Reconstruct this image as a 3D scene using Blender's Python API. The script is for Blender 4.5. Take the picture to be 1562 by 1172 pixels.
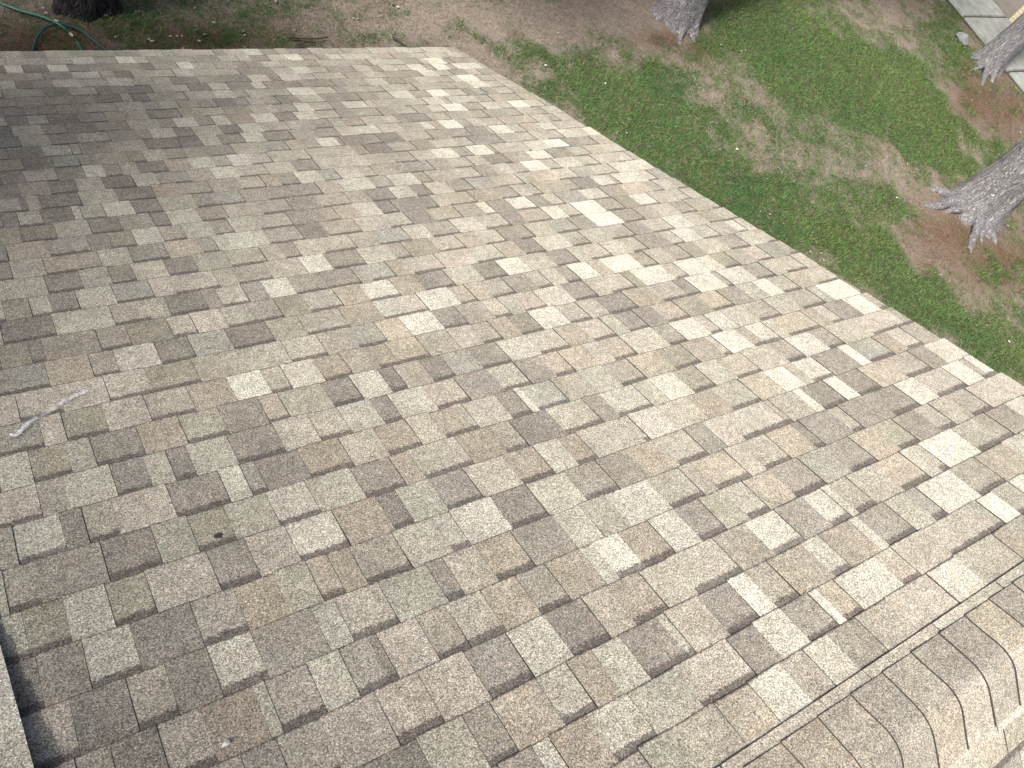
import bpy, math, random
import numpy as np
from mathutils import Matrix, Vector, noise as mnoise

random.seed(7)
rng = np.random.default_rng(11)
for o in list(bpy.data.objects):
    bpy.data.objects.remove(o)
scene = bpy.context.scene
col = scene.collection

# ------------------------------------------------------------------ camera, sky, sun, exposure
F_PX = 1204.34                       # focal length in photo pixels (photo 1562 x 1172)
CAM = np.array([-3.52696, -4.54545, 6.65982])
ROT = np.array([[0.83271383, -0.22478529, 0.50602297],
                [-0.41496439, -0.85841517, 0.30154261],
                [0.36659546, -0.46108021, -0.80809208]])   # columns: right, down, forward
cam_data = bpy.data.cameras.new('camera')
cam_data.sensor_width = 36.0
cam_data.lens = F_PX / 1562 * 36.0
cam_data.clip_start = 0.05
cam_data.clip_end = 2000
camera = bpy.data.objects.new('camera', cam_data)
col.objects.link(camera)
m = Matrix.Identity(4)
for i in range(3):
    m[i][0] = ROT[i, 0]; m[i][1] = -ROT[i, 1]; m[i][2] = -ROT[i, 2]; m[i][3] = CAM[i]
camera.matrix_world = m
scene.camera = camera

SUN_DIR = Vector((-0.63, -0.13, 0.765)).normalized()     # towards the sun
world = bpy.data.worlds.new('World')
scene.world = world
world.use_nodes = True
wn = world.node_tree
wn.nodes.clear()
sky = wn.nodes.new('ShaderNodeTexSky')
sky.sky_type = 'NISHITA'
sky.sun_disc = False
sky.sun_elevation = math.asin(SUN_DIR.z)
sky.sun_rotation = math.atan2(SUN_DIR.x, SUN_DIR.y)
sky.air_density = 1.0
sky.dust_density = 6.0
sky.ozone_density = 0.6
bg = wn.nodes.new('ShaderNodeBackground')
bg.inputs['Strength'].default_value = 0.072
wo = wn.nodes.new('ShaderNodeOutputWorld')
wn.links.new(sky.outputs[0], bg.inputs[0])
wn.links.new(bg.outputs[0], wo.inputs[0])

sun_data = bpy.data.lights.new('sun', 'SUN')
sun_data.energy = 4.5
sun_data.angle = math.radians(10)
sun_data.color = (1.0, 0.945, 0.87)
sun = bpy.data.objects.new('sun', sun_data)
col.objects.link(sun)
sun.rotation_euler = SUN_DIR.to_track_quat('Z', 'Y').to_euler()

scene.view_settings.view_transform = 'Standard'
scene.view_settings.look = 'None'
scene.view_settings.gamma = 1.0
scene.view_settings.exposure = 0.92
scene.view_settings.use_curve_mapping = False

# ------------------------------------------------------------------ geometry of the place
EX = 0.143                          # exposed height of one course of shingles, m
PITCH = math.atan(0.5)
CP, SP = math.cos(PITCH), math.sin(PITCH)
EAVE_H = 2.5
V_RIDGE = 39.88
M_ROOF = np.array([[1, 0, 0], [0, -CP, SP], [0, SP, CP]])   # rows: along, up the slope, normal


def roof(u, v, h=0.0):
    """point on the main slope: u, v in exposures, h in metres above the deck plane"""
    return (EX * u, -EX * v * CP + h * SP, EAVE_H + EX * v * SP + h * CP)


def ray(px, py):
    return ROT @ np.array([(px - 781) / F_PX, (py - 586) / F_PX, 1.0])


def ground_at(px, py, z=0.0):
    d = ray(px, py)
    s = (z - CAM[2]) / d[2]
    return CAM + s * d


def roof_at(px, py, h=0.0):
    d = ray(px, py)
    n = M_ROOF[2]
    o = np.array([0, 0, EAVE_H]) + n * h
    s = ((o - CAM) @ n) / (d @ n)
    p = CAM + s * d - np.array([0, 0, EAVE_H])
    return np.array([p @ M_ROOF[0], p @ M_ROOF[1]]) / EX


def to_px(P):
    c = (np.atleast_2d(P) - CAM) @ ROT
    return np.stack([781 + F_PX * c[:, 0] / c[:, 2], 586 + F_PX * c[:, 1] / c[:, 2]], 1)


def roof_px(u, v):
    return to_px(np.array([roof(u, v)]))[0]


# ------------------------------------------------------------------ helpers
def link(name, mesh, mat=None, parent=None, kind=None):
    o = bpy.data.objects.new(name, mesh)
    col.objects.link(o)
    if mat is not None and mesh is not None and len(mesh.materials) == 0:
        mesh.materials.append(mat)
    if parent is not None:
        o.parent = parent
    if kind:
        o['kind'] = kind
    return o


def tag(o, label, cat, group=None):
    o['label'] = label
    o['category'] = cat
    if group:
        o['group'] = group
    return o


def empty(name, loc=(0, 0, 0)):
    o = bpy.data.objects.new(name, None)
    o.empty_display_size = 0.2
    col.objects.link(o)
    o.location = loc
    return o


def rel(parent, o):
    """keep the world place of a child whose mesh is written in world coordinates"""
    o.parent = parent
    o.matrix_parent_inverse = Matrix.Translation(parent.location).inverted() if parent.parent is None else Matrix.Identity(4)
    return o


def mesh_from(name, verts, faces, smooth=False):
    me = bpy.data.meshes.new(name)
    me.from_pydata([tuple(map(float, v)) for v in verts], [], faces)
    if smooth:
        me.polygons.foreach_set('use_smooth', [True] * len(me.polygons))
    me.update()
    return me


def mesh_tris(name, V, T):
    """fast mesh of triangles from numpy arrays"""
    me = bpy.data.meshes.new(name)
    me.vertices.add(len(V))
    me.vertices.foreach_set('co', V.astype(np.float32).ravel())
    n = len(T)
    me.loops.add(n * 3)
    me.loops.foreach_set('vertex_index', T.astype(np.int32).ravel())
    me.polygons.add(n)
    me.polygons.foreach_set('loop_start', np.arange(0, n * 3, 3, dtype=np.int32))
    me.update(calc_edges=True)
    return me


def colour_attr(me, name, C):
    a = me.color_attributes.new(name, 'FLOAT_COLOR', 'POINT')
    a.data.foreach_set('color', np.asarray(C, dtype=np.float32).ravel())


def float_attr(me, name, C):
    a = me.attributes.new(name, 'FLOAT', 'POINT')
    a.data.foreach_set('value', np.asarray(C, dtype=np.float32).ravel())


def box(x0, x1, y0, y1, z0, z1):
    v = [(x0, y0, z0), (x1, y0, z0), (x1, y1, z0), (x0, y1, z0), (x0, y0, z1), (x1, y0, z1), (x1, y1, z1), (x0, y1, z1)]
    f = [(3, 2, 1, 0), (4, 5, 6, 7), (0, 1, 5, 4), (1, 2, 6, 5), (2, 3, 7, 6), (3, 0, 4, 7)]
    return v, f


def tube(path, radii, n=10, closed_ends=True):
    P = np.array(path, float)
    vs, fs = [], []
    t = np.gradient(P, axis=0)
    ref = np.array([0.13, 0.2, 1.0])
    for i in range(len(P)):
        d = t[i] / (np.linalg.norm(t[i]) + 1e-9)
        a = np.cross(d, ref)
        if np.linalg.norm(a) < 0.05:
            a = np.cross(d, np.array([1.0, 0, 0]))
        a /= np.linalg.norm(a)
        b = np.cross(d, a)
        r = radii[i] if hasattr(radii, '__len__') else radii
        for k in range(n):
            w = 2 * math.pi * k / n
            vs.append(P[i] + r * (math.cos(w) * a + math.sin(w) * b))
    for i in range(len(P) - 1):
        for k in range(n):
            k2 = (k + 1) % n
            fs.append((i * n + k, i * n + k2, (i + 1) * n + k2, (i + 1) * n + k))
    if closed_ends:
        fs.append(tuple(range(n))[::-1])
        fs.append(tuple((len(P) - 1) * n + k for k in range(n)))
    return vs, fs


def spline(pts, n=12):
    """Catmull-Rom through points"""
    P = np.array(pts, float)
    P = np.vstack([2 * P[0] - P[1], P, 2 * P[-1] - P[-2]])
    out = []
    for i in range(1, len(P) - 2):
        for t in np.linspace(0, 1, n, endpoint=False):
            a, b, c, d = P[i - 1], P[i], P[i + 1], P[i + 2]
            out.append(0.5 * ((2 * b) + (-a + c) * t + (2 * a - 5 * b + 4 * c - d) * t * t + (-a + 3 * b - 3 * c + d) * t ** 3))
    out.append(P[-2])
    return np.array(out)


# value noise on numpy arrays
def vnoise(x, y, seed=0):
    xi = np.floor(x).astype(np.int64); yi = np.floor(y).astype(np.int64)
    xf = x - xi; yf = y - yi
    xf = xf * xf * (3 - 2 * xf); yf = yf * yf * (3 - 2 * yf)

    def h(a, b):
        n = (a * 374761393 + b * 668265263 + seed * 144665) & 0x7fffffff
        n = ((n ^ (n >> 13)) * 1274126177) & 0x7fffffff
        return ((n ^ (n >> 16)) & 0xffff) / 65535.0
    return (h(xi, yi) * (1 - xf) + h(xi + 1, yi) * xf) * (1 - yf) + (h(xi, yi + 1) * (1 - xf) + h(xi + 1, yi + 1) * xf) * yf


def fbm(x, y, seed=0, o=4):
    s = 0; a = 0.5; t = 0
    for i in range(o):
        s = s + a * vnoise(x * 2 ** i, y * 2 ** i, seed + i * 17); t += a; a *= 0.5
    return s / t


# ------------------------------------------------------------------ materials
class NT:
    def __init__(self, name, rough=0.9, spec=0.2):
        self.mat = bpy.data.materials.new(name)
        self.mat.use_nodes = True
        self.t = self.mat.node_tree
        self.bsdf = self.t.nodes['Principled BSDF']
        self.bsdf.inputs['Roughness'].default_value = rough
        self.bsdf.inputs['Specular IOR Level'].default_value = spec

    def n(self, kind, **kw):
        x = self.t.nodes.new(kind)
        for k, v in kw.items():
            if k in x.inputs:
                x.inputs[k].default_value = v
            else:
                setattr(x, k, v)
        return x

    def l(self, a, b):
        self.t.links.new(a, b)

    def pos(self):
        return self.n('ShaderNodeNewGeometry').outputs['Position']

    def noise(self, vec, scale, detail=2, rough=0.6):
        x = self.n('ShaderNodeTexNoise', Scale=scale, Detail=detail, Roughness=rough)
        self.l(vec, x.inputs['Vector'])
        return x.outputs['Fac']

    def rng(self, v, a, b, c, d):
        x = self.n('ShaderNodeMapRange')
        self.l(v, x.inputs[0])
        for i, q in enumerate((a, b, c, d)):
            x.inputs[i + 1].default_value = q
        return x.outputs[0]

    def math(self, op, a, b=None):
        x = self.n('ShaderNodeMath', operation=op)
        for i, q in enumerate((a, b)):
            if q is None:
                continue
            if isinstance(q, (int, float)):
                x.inputs[i].default_value = q
            else:
                self.l(q, x.inputs[i])
        return x.outputs[0]

    def scale_col(self, colour, fac):
        x = self.n('ShaderNodeVectorMath', operation='SCALE')
        self.l(colour, x.inputs[0])
        if isinstance(fac, (int, float)):
            x.inputs['Scale'].default_value = fac
        else:
            self.l(fac, x.inputs['Scale'])
        return x.outputs[0]

    def mix(self, fac, a, b, blend='MIX'):
        x = self.n('ShaderNodeMix', data_type='RGBA', blend_type=blend)
        for s, q in ((x.inputs[0], fac), (x.inputs[6], a), (x.inputs[7], b)):
            if isinstance(q, (int, float)):
                s.default_value = q
            elif isinstance(q, tuple):
                s.default_value = q if len(q) == 4 else (*q, 1)
            else:
                self.l(q, s)
        return x.outputs[2]

    def base(self, c):
        if isinstance(c, tuple):
            self.bsdf.inputs['Base Color'].default_value = (*c, 1)
        else:
            self.l(c, self.bsdf.inputs['Base Color'])

    def bump(self, h, strength=0.5, dist=0.01):
        x = self.n('ShaderNodeBump', Strength=strength, Distance=dist)
        self.l(h, x.inputs['Height'])
        self.l(x.outputs[0], self.bsdf.inputs['Normal'])


def shingle_material():
    k = NT('shingle_granules', 0.95, 0.12)
    p = k.pos()
    tab = k.n('ShaderNodeAttribute', attribute_name='tab')
    vf = k.n('ShaderNodeAttribute', attribute_name='vf').outputs['Fac']
    fine = k.noise(p, 270, 1.5, 0.7)
    vo = k.n('ShaderNodeTexVoronoi', Scale=400)
    k.l(p, vo.inputs['Vector'])
    sep = k.n('ShaderNodeSeparateColor')
    k.l(vo.outputs['Color'], sep.inputs[0])
    cell = k.rng(sep.outputs[0], 0, 1, 0.45, 1.5)
    a = k.rng(fine, 0.3, 0.7, 0.5, 1.5)
    sp = k.math('MULTIPLY', a, cell)
    mid = k.rng(k.noise(p, 38, 4, 0.65), 0.3, 0.7, 0.82, 1.16)
    sp = k.math('MULTIPLY', sp, mid)
    big = k.rng(k.noise(p, 7.5, 3, 0.6), 0.3, 0.7, 0.88, 1.10)
    sp = k.math('MULTIPLY', sp, big)
    # granules of other colours sprinkled through the blend
    tint = k.mix(k.rng(sep.outputs[1], 0.80, 0.86, 0, 0.55), tab.outputs['Color'], (0.42, 0.31, 0.22))
    tint = k.mix(k.rng(sep.outputs[2], 0.88, 0.92, 0, 0.6), tint, (0.27, 0.29, 0.25))
    # the dark shadow band printed along the top of every recessed tab
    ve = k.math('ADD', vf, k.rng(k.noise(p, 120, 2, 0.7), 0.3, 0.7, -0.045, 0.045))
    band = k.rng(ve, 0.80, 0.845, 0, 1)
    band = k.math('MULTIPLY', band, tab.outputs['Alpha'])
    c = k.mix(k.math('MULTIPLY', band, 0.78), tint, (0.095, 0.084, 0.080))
    # shade line at each butt, painted in as an edge of lost granules
    butt_shade = k.rng(k.math('ADD', vf, k.rng(k.noise(p, 60, 3, 0.7), 0.3, 0.7, -0.016, 0.016)), 0.012, 0.034, 0.72, 0)
    c = k.mix(butt_shade, c, (0.05, 0.045, 0.043))
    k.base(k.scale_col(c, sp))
    k.bump(fine, 0.55, 0.004)
    return k.mat


def plain(name, colour, rough=0.8, spec=0.3, nscale=20, amp=0.15, bump=0.0, metallic=0.0):
    k = NT(name, rough, spec)
    p = k.pos()
    nz = k.noise(p, nscale, 4, 0.6)
    c = k.n('ShaderNodeRGB')
    c.outputs[0].default_value = (*colour, 1)
    k.base(k.scale_col(c.outputs[0], k.rng(nz, 0.25, 0.75, 1 - amp, 1 + amp)))
    if bump:
        k.bump(nz, bump, 0.01)
    k.bsdf.inputs['Metallic'].default_value = metallic
    return k.mat


def attr_material(name, attr='tint', rough=0.85, spec=0.2, trans=0.0):
    k = NT(name, rough, spec)
    a = k.n('ShaderNodeAttribute', attribute_name=attr)
    k.base(a.outputs['Color'])
    if trans:
        k.bsdf.inputs['Subsurface Weight'].default_value = 0.0
    return k.mat


def ground_material():
    k = NT('soil_and_thatch', 1.0, 0.05)
    p = k.pos()
    a = k.n('ShaderNodeAttribute', attribute_name='tint')
    n1 = k.noise(p, 55, 4, 0.75)
    n2 = k.noise(p, 14, 4, 0.7)
    st = k.n('ShaderNodeMapping')
    st.inputs['Scale'].default_value = (70, 16, 20)
    st.inputs['Rotation'].default_value = (0, 0, 0.6)
    k.l(p, st.inputs['Vector'])
    n3 = k.noise(st.outputs[0], 1.0, 3, 0.7)
    f = k.math('MULTIPLY', k.rng(n1, 0.25, 0.75, 0.5, 1.5), k.rng(n2, 0.3, 0.7, 0.75, 1.25))
    f = k.math('MULTIPLY', f, k.rng(n3, 0.3, 0.7, 0.7, 1.3))
    k.base(k.scale_col(a.outputs['Color'], f))
    k.bump(n1, 0.8, 0.03)
    return k.mat


def bark_material(name, light, dark):
    k = NT(name, 0.95, 0.1)
    tc = k.n('ShaderNodeTexCoord')
    mp = k.n('ShaderNodeMapping')
    mp.inputs['Scale'].default_value = (1, 1, 0.26)
    k.l(tc.outputs['Object'], mp.inputs['Vector'])
    n1 = k.noise(mp.outputs[0], 30, 6, 0.75)
    n2 = k.noise(mp.outputs[0], 11, 4, 0.65)
    vo = k.n('ShaderNodeTexVoronoi', Scale=30, feature='DISTANCE_TO_EDGE')
    w = k.n('ShaderNodeVectorMath', operation='ADD')
    nw = k.n('ShaderNodeTexNoise', Scale=9, Detail=3)
    k.l(mp.outputs[0], nw.inputs['Vector'])
    ws = k.n('ShaderNodeVectorMath', operation='SCALE')
    k.l(nw.outputs['Color'], ws.inputs[0])
    ws.inputs['Scale'].default_value = 0.22
    k.l(mp.outputs[0], w.inputs[0])
    k.l(ws.outputs[0], w.inputs[1])
    k.l(w.outputs[0], vo.inputs['Vector'])
    crack = k.rng(vo.outputs['Distance'], 0.0, 0.22, 0.35, 1)
    v = k.math('MULTIPLY', crack, k.rng(n1, 0.34, 0.70, 0.15, 1.0))
    c = k.mix(v, dark, light)
    c2 = k.mix(k.rng(n2, 0.54, 0.70, 0, 0.4), c, (0.22, 0.18, 0.17))
    k.base(c2)
    hh = k.math('ADD', k.math('MULTIPLY', crack, 0.7), k.math('MULTIPLY', n1, 0.8))
    k.bump(hh, 1.0, 0.035)
    return k.mat


MAT = dict(
    shingle=shingle_material(),
    edge=plain('asphalt_cut_edge', (0.055, 0.05, 0.048), 0.95, 0.1, 200, 0.4),
    deck=plain('roofing_felt', (0.02, 0.019, 0.02), 0.95, 0.1),
    fascia=plain('dark_painted_metal', (0.03, 0.036, 0.055), 0.45, 0.4, 8, 0.1),
    drip=plain('cream_drip_edge', (0.55, 0.51, 0.43), 0.5, 0.4, 8, 0.08),
    wall=plain('house_wall_render', (0.42, 0.38, 0.32), 0.9, 0.1, 12, 0.1),
    soffit=plain('soffit_paint', (0.6, 0.57, 0.5), 0.8, 0.2, 6, 0.05),
    ground=ground_material(),
    grass=attr_material('grass_blades', rough=0.7, spec=0.25),
    straw=attr_material('dry_straw', rough=0.9, spec=0.1),
    leafcrown=attr_material('pine_foliage', rough=0.7),
    bark=bark_material('grey_bark', (0.45, 0.45, 0.47), (0.10, 0.098, 0.105)),
    bark_shaded=bark_material('shaded_bark', (0.085, 0.085, 0.095), (0.010, 0.010, 0.011)),  # left trunk: its shade is put into a darker bark colour
    limb=plain('limb_bark', (0.13, 0.11, 0.09), 0.95, 0.1, 30, 0.4),
    concrete=plain('path_concrete', (0.25, 0.265, 0.25), 0.95, 0.15, 5, 0.3, 0.15),
    joint=plain('path_joint_soil', (0.06, 0.06, 0.045), 1.0, 0.05, 30, 0.3),
    patio=plain('shaded_patio_concrete', (0.16, 0.145, 0.125), 0.95, 0.1, 5, 0.2),  # shade over the patio is put into this darker base colour
    brick=plain('cream_brick', (0.50, 0.43, 0.30), 0.95, 0.1, 25, 0.2, 0.1),
    mortar=plain('grey_mortar', (0.26, 0.25, 0.22), 1.0, 0.05, 30, 0.2),
    rock=plain('grey_rock', (0.19, 0.21, 0.205), 0.95, 0.15, 14, 0.35, 0.6),
    hose=plain('green_hose_vinyl', (0.012, 0.15, 0.09), 0.35, 0.5, 40, 0.15),
    hosedark=plain('teal_hose_vinyl', (0.012, 0.07, 0.072), 0.4, 0.5, 30, 0.4),
    brass=plain('brass', (0.45, 0.40, 0.30), 0.4, 0.5, 40, 0.1, metallic=0.5),
    stick=plain('dead_stick', (0.055, 0.045, 0.04), 0.95, 0.1, 30, 0.3),
    litter=attr_material('pale_litter', rough=0.8),
)


def smear_material():
    k = NT('dried_white_smear', 0.5, 0.4)
    p = k.pos()
    k.base((0.78, 0.83, 0.88))
    a = k.n('ShaderNodeAttribute', attribute_name='cover')
    n = k.noise(p, 70, 3, 0.7)
    al = k.math('MULTIPLY', a.outputs['Fac'], k.rng(n, 0.38, 0.62, 0.15, 1.0))
    k.l(al, k.bsdf.inputs['Alpha'])
    return k.mat


MAT['smear'] = smear_material()

# ------------------------------------------------------------------ ground: which ground cover grows where
# soft patches seen in the photograph: px, py, rx, ry, turn (deg), amount of green (negative = rubbed bare)
PATCH = [
    (800, 88, 42, 13, 30, 1.0), (880, 130, 60, 18, 33, .55), (985, 165, 75, 30, 38, 1.2), (1010, 140, 45, 20, 20, .7),
    (950, 175, 90, 26, 33, .9), (1060, 255, 80, 34, 38, 1.15), (1150, 300, 100, 34, 32, .8), (1250, 345, 90, 34, 30, 1.0),
    (1340, 405, 100, 34, 30, 1.0), (1440, 480, 90, 32, 30, .9), (1530, 540, 70, 30, 30, .9), (1200, 300, 60, 25, 20, .35),
    (1240, 85, 75, 48, 25, 1.0), (1290, 140, 95, 42, 25, .95), (1265, 125, 50, 35, 0, .6), (1400, 190, 85, 42, 35, .95),
    (1465, 235, 52, 34, 30, 1.15), (1375, 105, 75, 48, 30, .55), (1180, 20, 70, 34, 0, .75), (1110, 45, 34, 40, 0, .7),
    (1440, 45, 34, 30, 45, .55), (1470, 90, 30, 18, 40, .45), (1345, 312, 55, 18, 20, .75), (1130, 80, 60, 30, 20, .35),
    (722, 52, 30, 13, 5, .95), (1130, 165, 60, 40, 35, .15), (1520, 130, 20, 10, 0, .2), (1040, 110, 60, 30, 0, .25),
    (575, 52, 24, 13, 0, .55), (540, 60, 20, 10, 0, .45), (190, 30, 40, 22, 0, .4), (335, 62, 18, 8, 0, .5), (310, 22, 18, 8, 0, .45),
    (415, 5, 22, 6, 0, .6), (20, 42, 30, 10, 0, .35), (1550, 420, 24, 60, 0, .55), (920, 60, 40, 12, 0, .2), (600, 15, 30, 10, 0, .2),
    (860, 30, 190, 38, 0, -.7), (640, 40, 60, 25, 0, -.4), (1150, 135, 60, 40, 30, -.2), (1220, 210, 90, 40, 30, .25),
    (1285, 355, 42, 26, 30, -.55), (1352, 38, 45, 36, 20, -.5), (1440, 350, 60, 60, 0, -.6), (1500, 170, 40, 50, 0, -.6),
    (1430, 270, 40, 20, 0, -.4), (900, 150, 24, 10, 30, -.4), (1480, 440, 60, 30, 20, -.35),
]


def green_at(X, Y):
    px = to_px(np.stack([X, Y, np.zeros_like(X)], 1))
    g = np.full(len(X), 0.37)
    jx = (fbm(X * 2.2, Y * 2.2, 3) - .5) * 120
    jy = (fbm(X * 2.2, Y * 2.2, 9) - .5) * 80
    x = px[:, 0] + jx; y = px[:, 1] + jy
    for cx, cy, rx, ry, a, w in PATCH:
        c, s = math.cos(math.radians(a)), math.sin(math.radians(a))
        dx = x - cx; dy = y - cy
        e = ((dx * c + dy * s) / rx) ** 2 + ((-dx * s + dy * c) / ry) ** 2
        g += w * np.exp(-e * 0.75)
    # away from the part in view: patches of the same kind at random
    out = (px[:, 0] < -60) | (px[:, 0] > 1640) | (px[:, 1] < -60) | (px[:, 1] > 700)
    g2 = (fbm(X * .45, Y * .45, 21) - 0.42) * 3
    g = np.where(out, g2, g)
    g += (fbm(X * 2.4, Y * 2.4, 4) - .5) * .9 + (fbm(X * 6, Y * 6, 5) - .5) * 1.0 + (fbm(X * 17, Y * 17, 6) - .5) * .7
    return np.clip(g, 0, 1.15)


NEEDLE = [(90, 60, 110, 30), (60, 75, 120, 25), (1460, 360, 90, 60), (1520, 400, 80, 50), (1500, 150, 60, 55), (1540, 170, 40, 50),
          (1070, 70, 25, 22), (1010, 60, 40, 16), (300, 60, 150, 30), (1285, 360, 40, 26), (1475, 110, 26, 30)]


def needle_at(X, Y):
    px = to_px(np.stack([X, Y, np.zeros_like(X)], 1))
    g = np.zeros(len(X))
    for cx, cy, rx, ry in NEEDLE:
        g = np.maximum(g, np.exp(-(((px[:, 0] - cx) / rx) ** 2 + ((px[:, 1] - cy) / ry) ** 2)))
    return np.clip(g + (fbm(X * 4, Y * 4, 31) - .5) * .5, 0, 1)


def lerp(a, b, t):
    return np.asarray(a)[None, :] * (1 - t[:, None]) + np.asarray(b)[None, :] * t[:, None]


SOIL = (0.225, 0.190, 0.160)
NEED = (0.125, 0.083, 0.060)
THATCH = (0.042, 0.060, 0.022)


def ground_height(X, Y):
    return (fbm(X * .8, Y * .8, 41) - .5) * .06 + (fbm(X * 6, Y * 6, 43) - .5) * .022


def build_ground():
    xs = np.concatenate([[-900, -200, -60, -25, -14], np.arange(-8, 21, 0.075), [24, 30, 45, 80, 250, 950]])
    ys = np.concatenate([[-900, -200, -60, -25, -14], np.arange(-7, 9, 0.075), [12, 18, 30, 60, 200, 900]])
    gx, gy = np.meshgrid(xs, ys)
    X, Y = gx.ravel(), gy.ravel()
    near = (X > -8.1) & (X < 21.1) & (Y > -7.1) & (Y < 9.1)
    Z = np.where(near, ground_height(X, Y), 0.0)
    V = np.stack([X, Y, Z], 1)
    nx = len(xs)
    I = np.arange((len(ys) - 1) * (nx - 1))
    r, c = I // (nx - 1), I % (nx - 1)
    a = r * nx + c
    T = np.concatenate([np.stack([a, a + 1, a + nx + 1], 1), np.stack([a, a + nx + 1, a + nx], 1)])
    me = mesh_tris('ground', V, T)
    me.polygons.foreach_set('use_smooth', np.ones(len(T), bool))
    g = green_at(X, Y); nd = needle_at(X, Y)
    C = lerp(SOIL, NEED, nd)
    C = C * (1 - np.clip(g, 0, 1)[:, None] * .85) + np.array(THATCH)[None] * np.clip(g, 0, 1)[:, None] * .85
    C *= (0.85 + 0.3 * fbm(X * 1.7, Y * 1.7, 51))[:, None]
    colour_attr(me, 'tint', np.concatenate([C, np.ones((len(C), 1))], 1))
    link('ground', me, MAT['ground'], kind='structure')


build_ground()


def inside_view(X, Y, pad=40):
    px = to_px(np.stack([X, Y, np.zeros_like(X)], 1))
    m_ = (px[:, 0] > -pad * 3) & (px[:, 0] < 1562 + pad * 3) & (px[:, 1] > -pad * 3) & (px[:, 1] < 660)
    # nothing grows under the house
    m_ &= ~((X < -0.05) & (Y < -0.05))
    # not on the path
    m_ &= ~((X > 15.2) & (Y > -3))
    return m_


def blades(n, lmin, lmax, wmin, wmax, tilt_lo, tilt_hi, prob, colour, name, mat):
    X = rng.uniform(-5, 17, n); Y = rng.uniform(-5.5, 6.5, n)
    k = inside_view(X, Y)
    X, Y = X[k], Y[k]
    pr = prob(X, Y)
    k = rng.uniform(0, 1, len(X)) < pr
    X, Y = X[k], Y[k]
    N = len(X)
    Z = ground_height(X, Y)
    az = rng.uniform(0, 2 * math.pi, N)
    el = rng.uniform(tilt_lo, tilt_hi, N)
    L = rng.uniform(lmin, lmax, N); W = rng.uniform(wmin, wmax, N) / 2
    d = np.stack([np.cos(az) * np.cos(el), np.sin(az) * np.cos(el), np.sin(el)], 1)
    s = np.stack([-np.sin(az), np.cos(az), np.zeros(N)], 1)
    B = np.stack([X, Y, Z + .002], 1)
    bend = np.stack([np.cos(az), np.sin(az), -0.25 * np.ones(N)], 1)
    mid = B + d * (L * .55)[:, None]
    tip = mid + (d * .6 + bend * .4) * (L * .5)[:, None]
    V = np.concatenate([B - s * W[:, None], B + s * W[:, None], mid + s * (W * .8)[:, None], mid - s * (W * .8)[:, None], tip])
    i = np.arange(N)
    T = np.concatenate([np.stack([i, i + N, i + 2 * N], 1), np.stack([i, i + 2 * N, i + 3 * N], 1), np.stack([i + 3 * N, i + 2 * N, i + 4 * N], 1)])
    me = mesh_tris(name, V, T)
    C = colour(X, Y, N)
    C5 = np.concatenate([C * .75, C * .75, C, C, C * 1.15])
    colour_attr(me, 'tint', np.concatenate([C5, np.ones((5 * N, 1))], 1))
    return me


def grass_colour(X, Y, N):
    t = np.clip(fbm(X * 1.1, Y * 1.1, 61) * 1.6 - .45 + np.clip((X - 6) / 8, 0, .6), 0, 1)
    C = lerp((0.018, 0.104, 0.018), (0.084, 0.158, 0.036), t)
    dry = rng.uniform(0, 1, N) < 0.13
    C[dry] = np.array([0.15, 0.125, 0.07])
    return C * rng.uniform(.55, 1.45, (N, 1))


def straw_colour(X, Y, N):
    nd = needle_at(X, Y)
    C = lerp((0.300, 0.255, 0.205), (0.172, 0.113, 0.077), nd)
    return C * rng.uniform(.45, 1.35, (N, 1))


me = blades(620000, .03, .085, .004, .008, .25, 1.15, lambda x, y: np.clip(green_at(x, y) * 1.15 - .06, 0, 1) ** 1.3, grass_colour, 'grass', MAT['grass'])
o = link('grass', me, MAT['grass'], kind='stuff')
tag(o, 'short patchy green grass on the threadbare lawn beyond the roof', 'grass')
me = blades(330000, .04, .12, .003, .006, .02, .28, lambda x, y: np.clip(.95 - green_at(x, y) * .85, .10, .9), straw_colour, 'dry_needles', MAT['straw'])
o = link('dry_needles', me, MAT['straw'], kind='stuff')
tag(o, 'dry brown pine needles and straw strewn over bare soil', 'needles')


def build_litter():
    """small pale leaf scraps and wood chips lying on the soil"""
    V, T, C = [], [], []
    n = 0
    spots = [(ground_at(rng.uniform(0, 1562), rng.uniform(0, 560)) if i > 24 else ground_at(rng.uniform(100, 700), rng.uniform(0, 75))) for i in range(170)]
    spots += [ground_at(*p) for p in [(70, 17), (75, 20), (168, 27), (231, 63), (205, 22), (257, 55), (55, 7), (1433, 422), (1547, 470), (1536, 520), (1477, 487), (1106, 330), (1136, 80), (1136, 160), (1380, 250)] for _ in (0, 1)]
    for p in spots:
        if not inside_view(np.array([p[0]]), np.array([p[1]]))[0]:
            continue
        r = rng.uniform(.006, .019)
        a0 = rng.uniform(0, 6.28)
        z = float(ground_height(np.array([p[0]]), np.array([p[1]]))[0]) + .03
        k = 5
        ctr = np.array([p[0] + rng.normal(0, .03), p[1] + rng.normal(0, .03), z])
        V.append(ctr + [0, 0, r * .35])
        for q in range(k):
            a = a0 + q * 2 * math.pi / k
            rr = r * rng.uniform(.5, 1.25)
            V.append(ctr + [rr * math.cos(a) * 1.4, rr * math.sin(a), rng.uniform(-.2, .3) * r])
        for q in range(k):
            T.append((n, n + 1 + q, n + 1 + (q + 1) % k))
        c = np.array([.55, .53, .47]) * rng.uniform(.3, 1.0)
        C += [(*c, 1)] * (k + 1)
        n += k + 1
    me = mesh_tris('litter', np.array(V), np.array(T))
    colour_attr(me, 'tint', C)
    o = link('leaf_litter', me, MAT['litter'], kind='stuff')
    tag(o, 'pale leaf scraps and chips scattered over the ground', 'litter')


build_litter()

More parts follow.
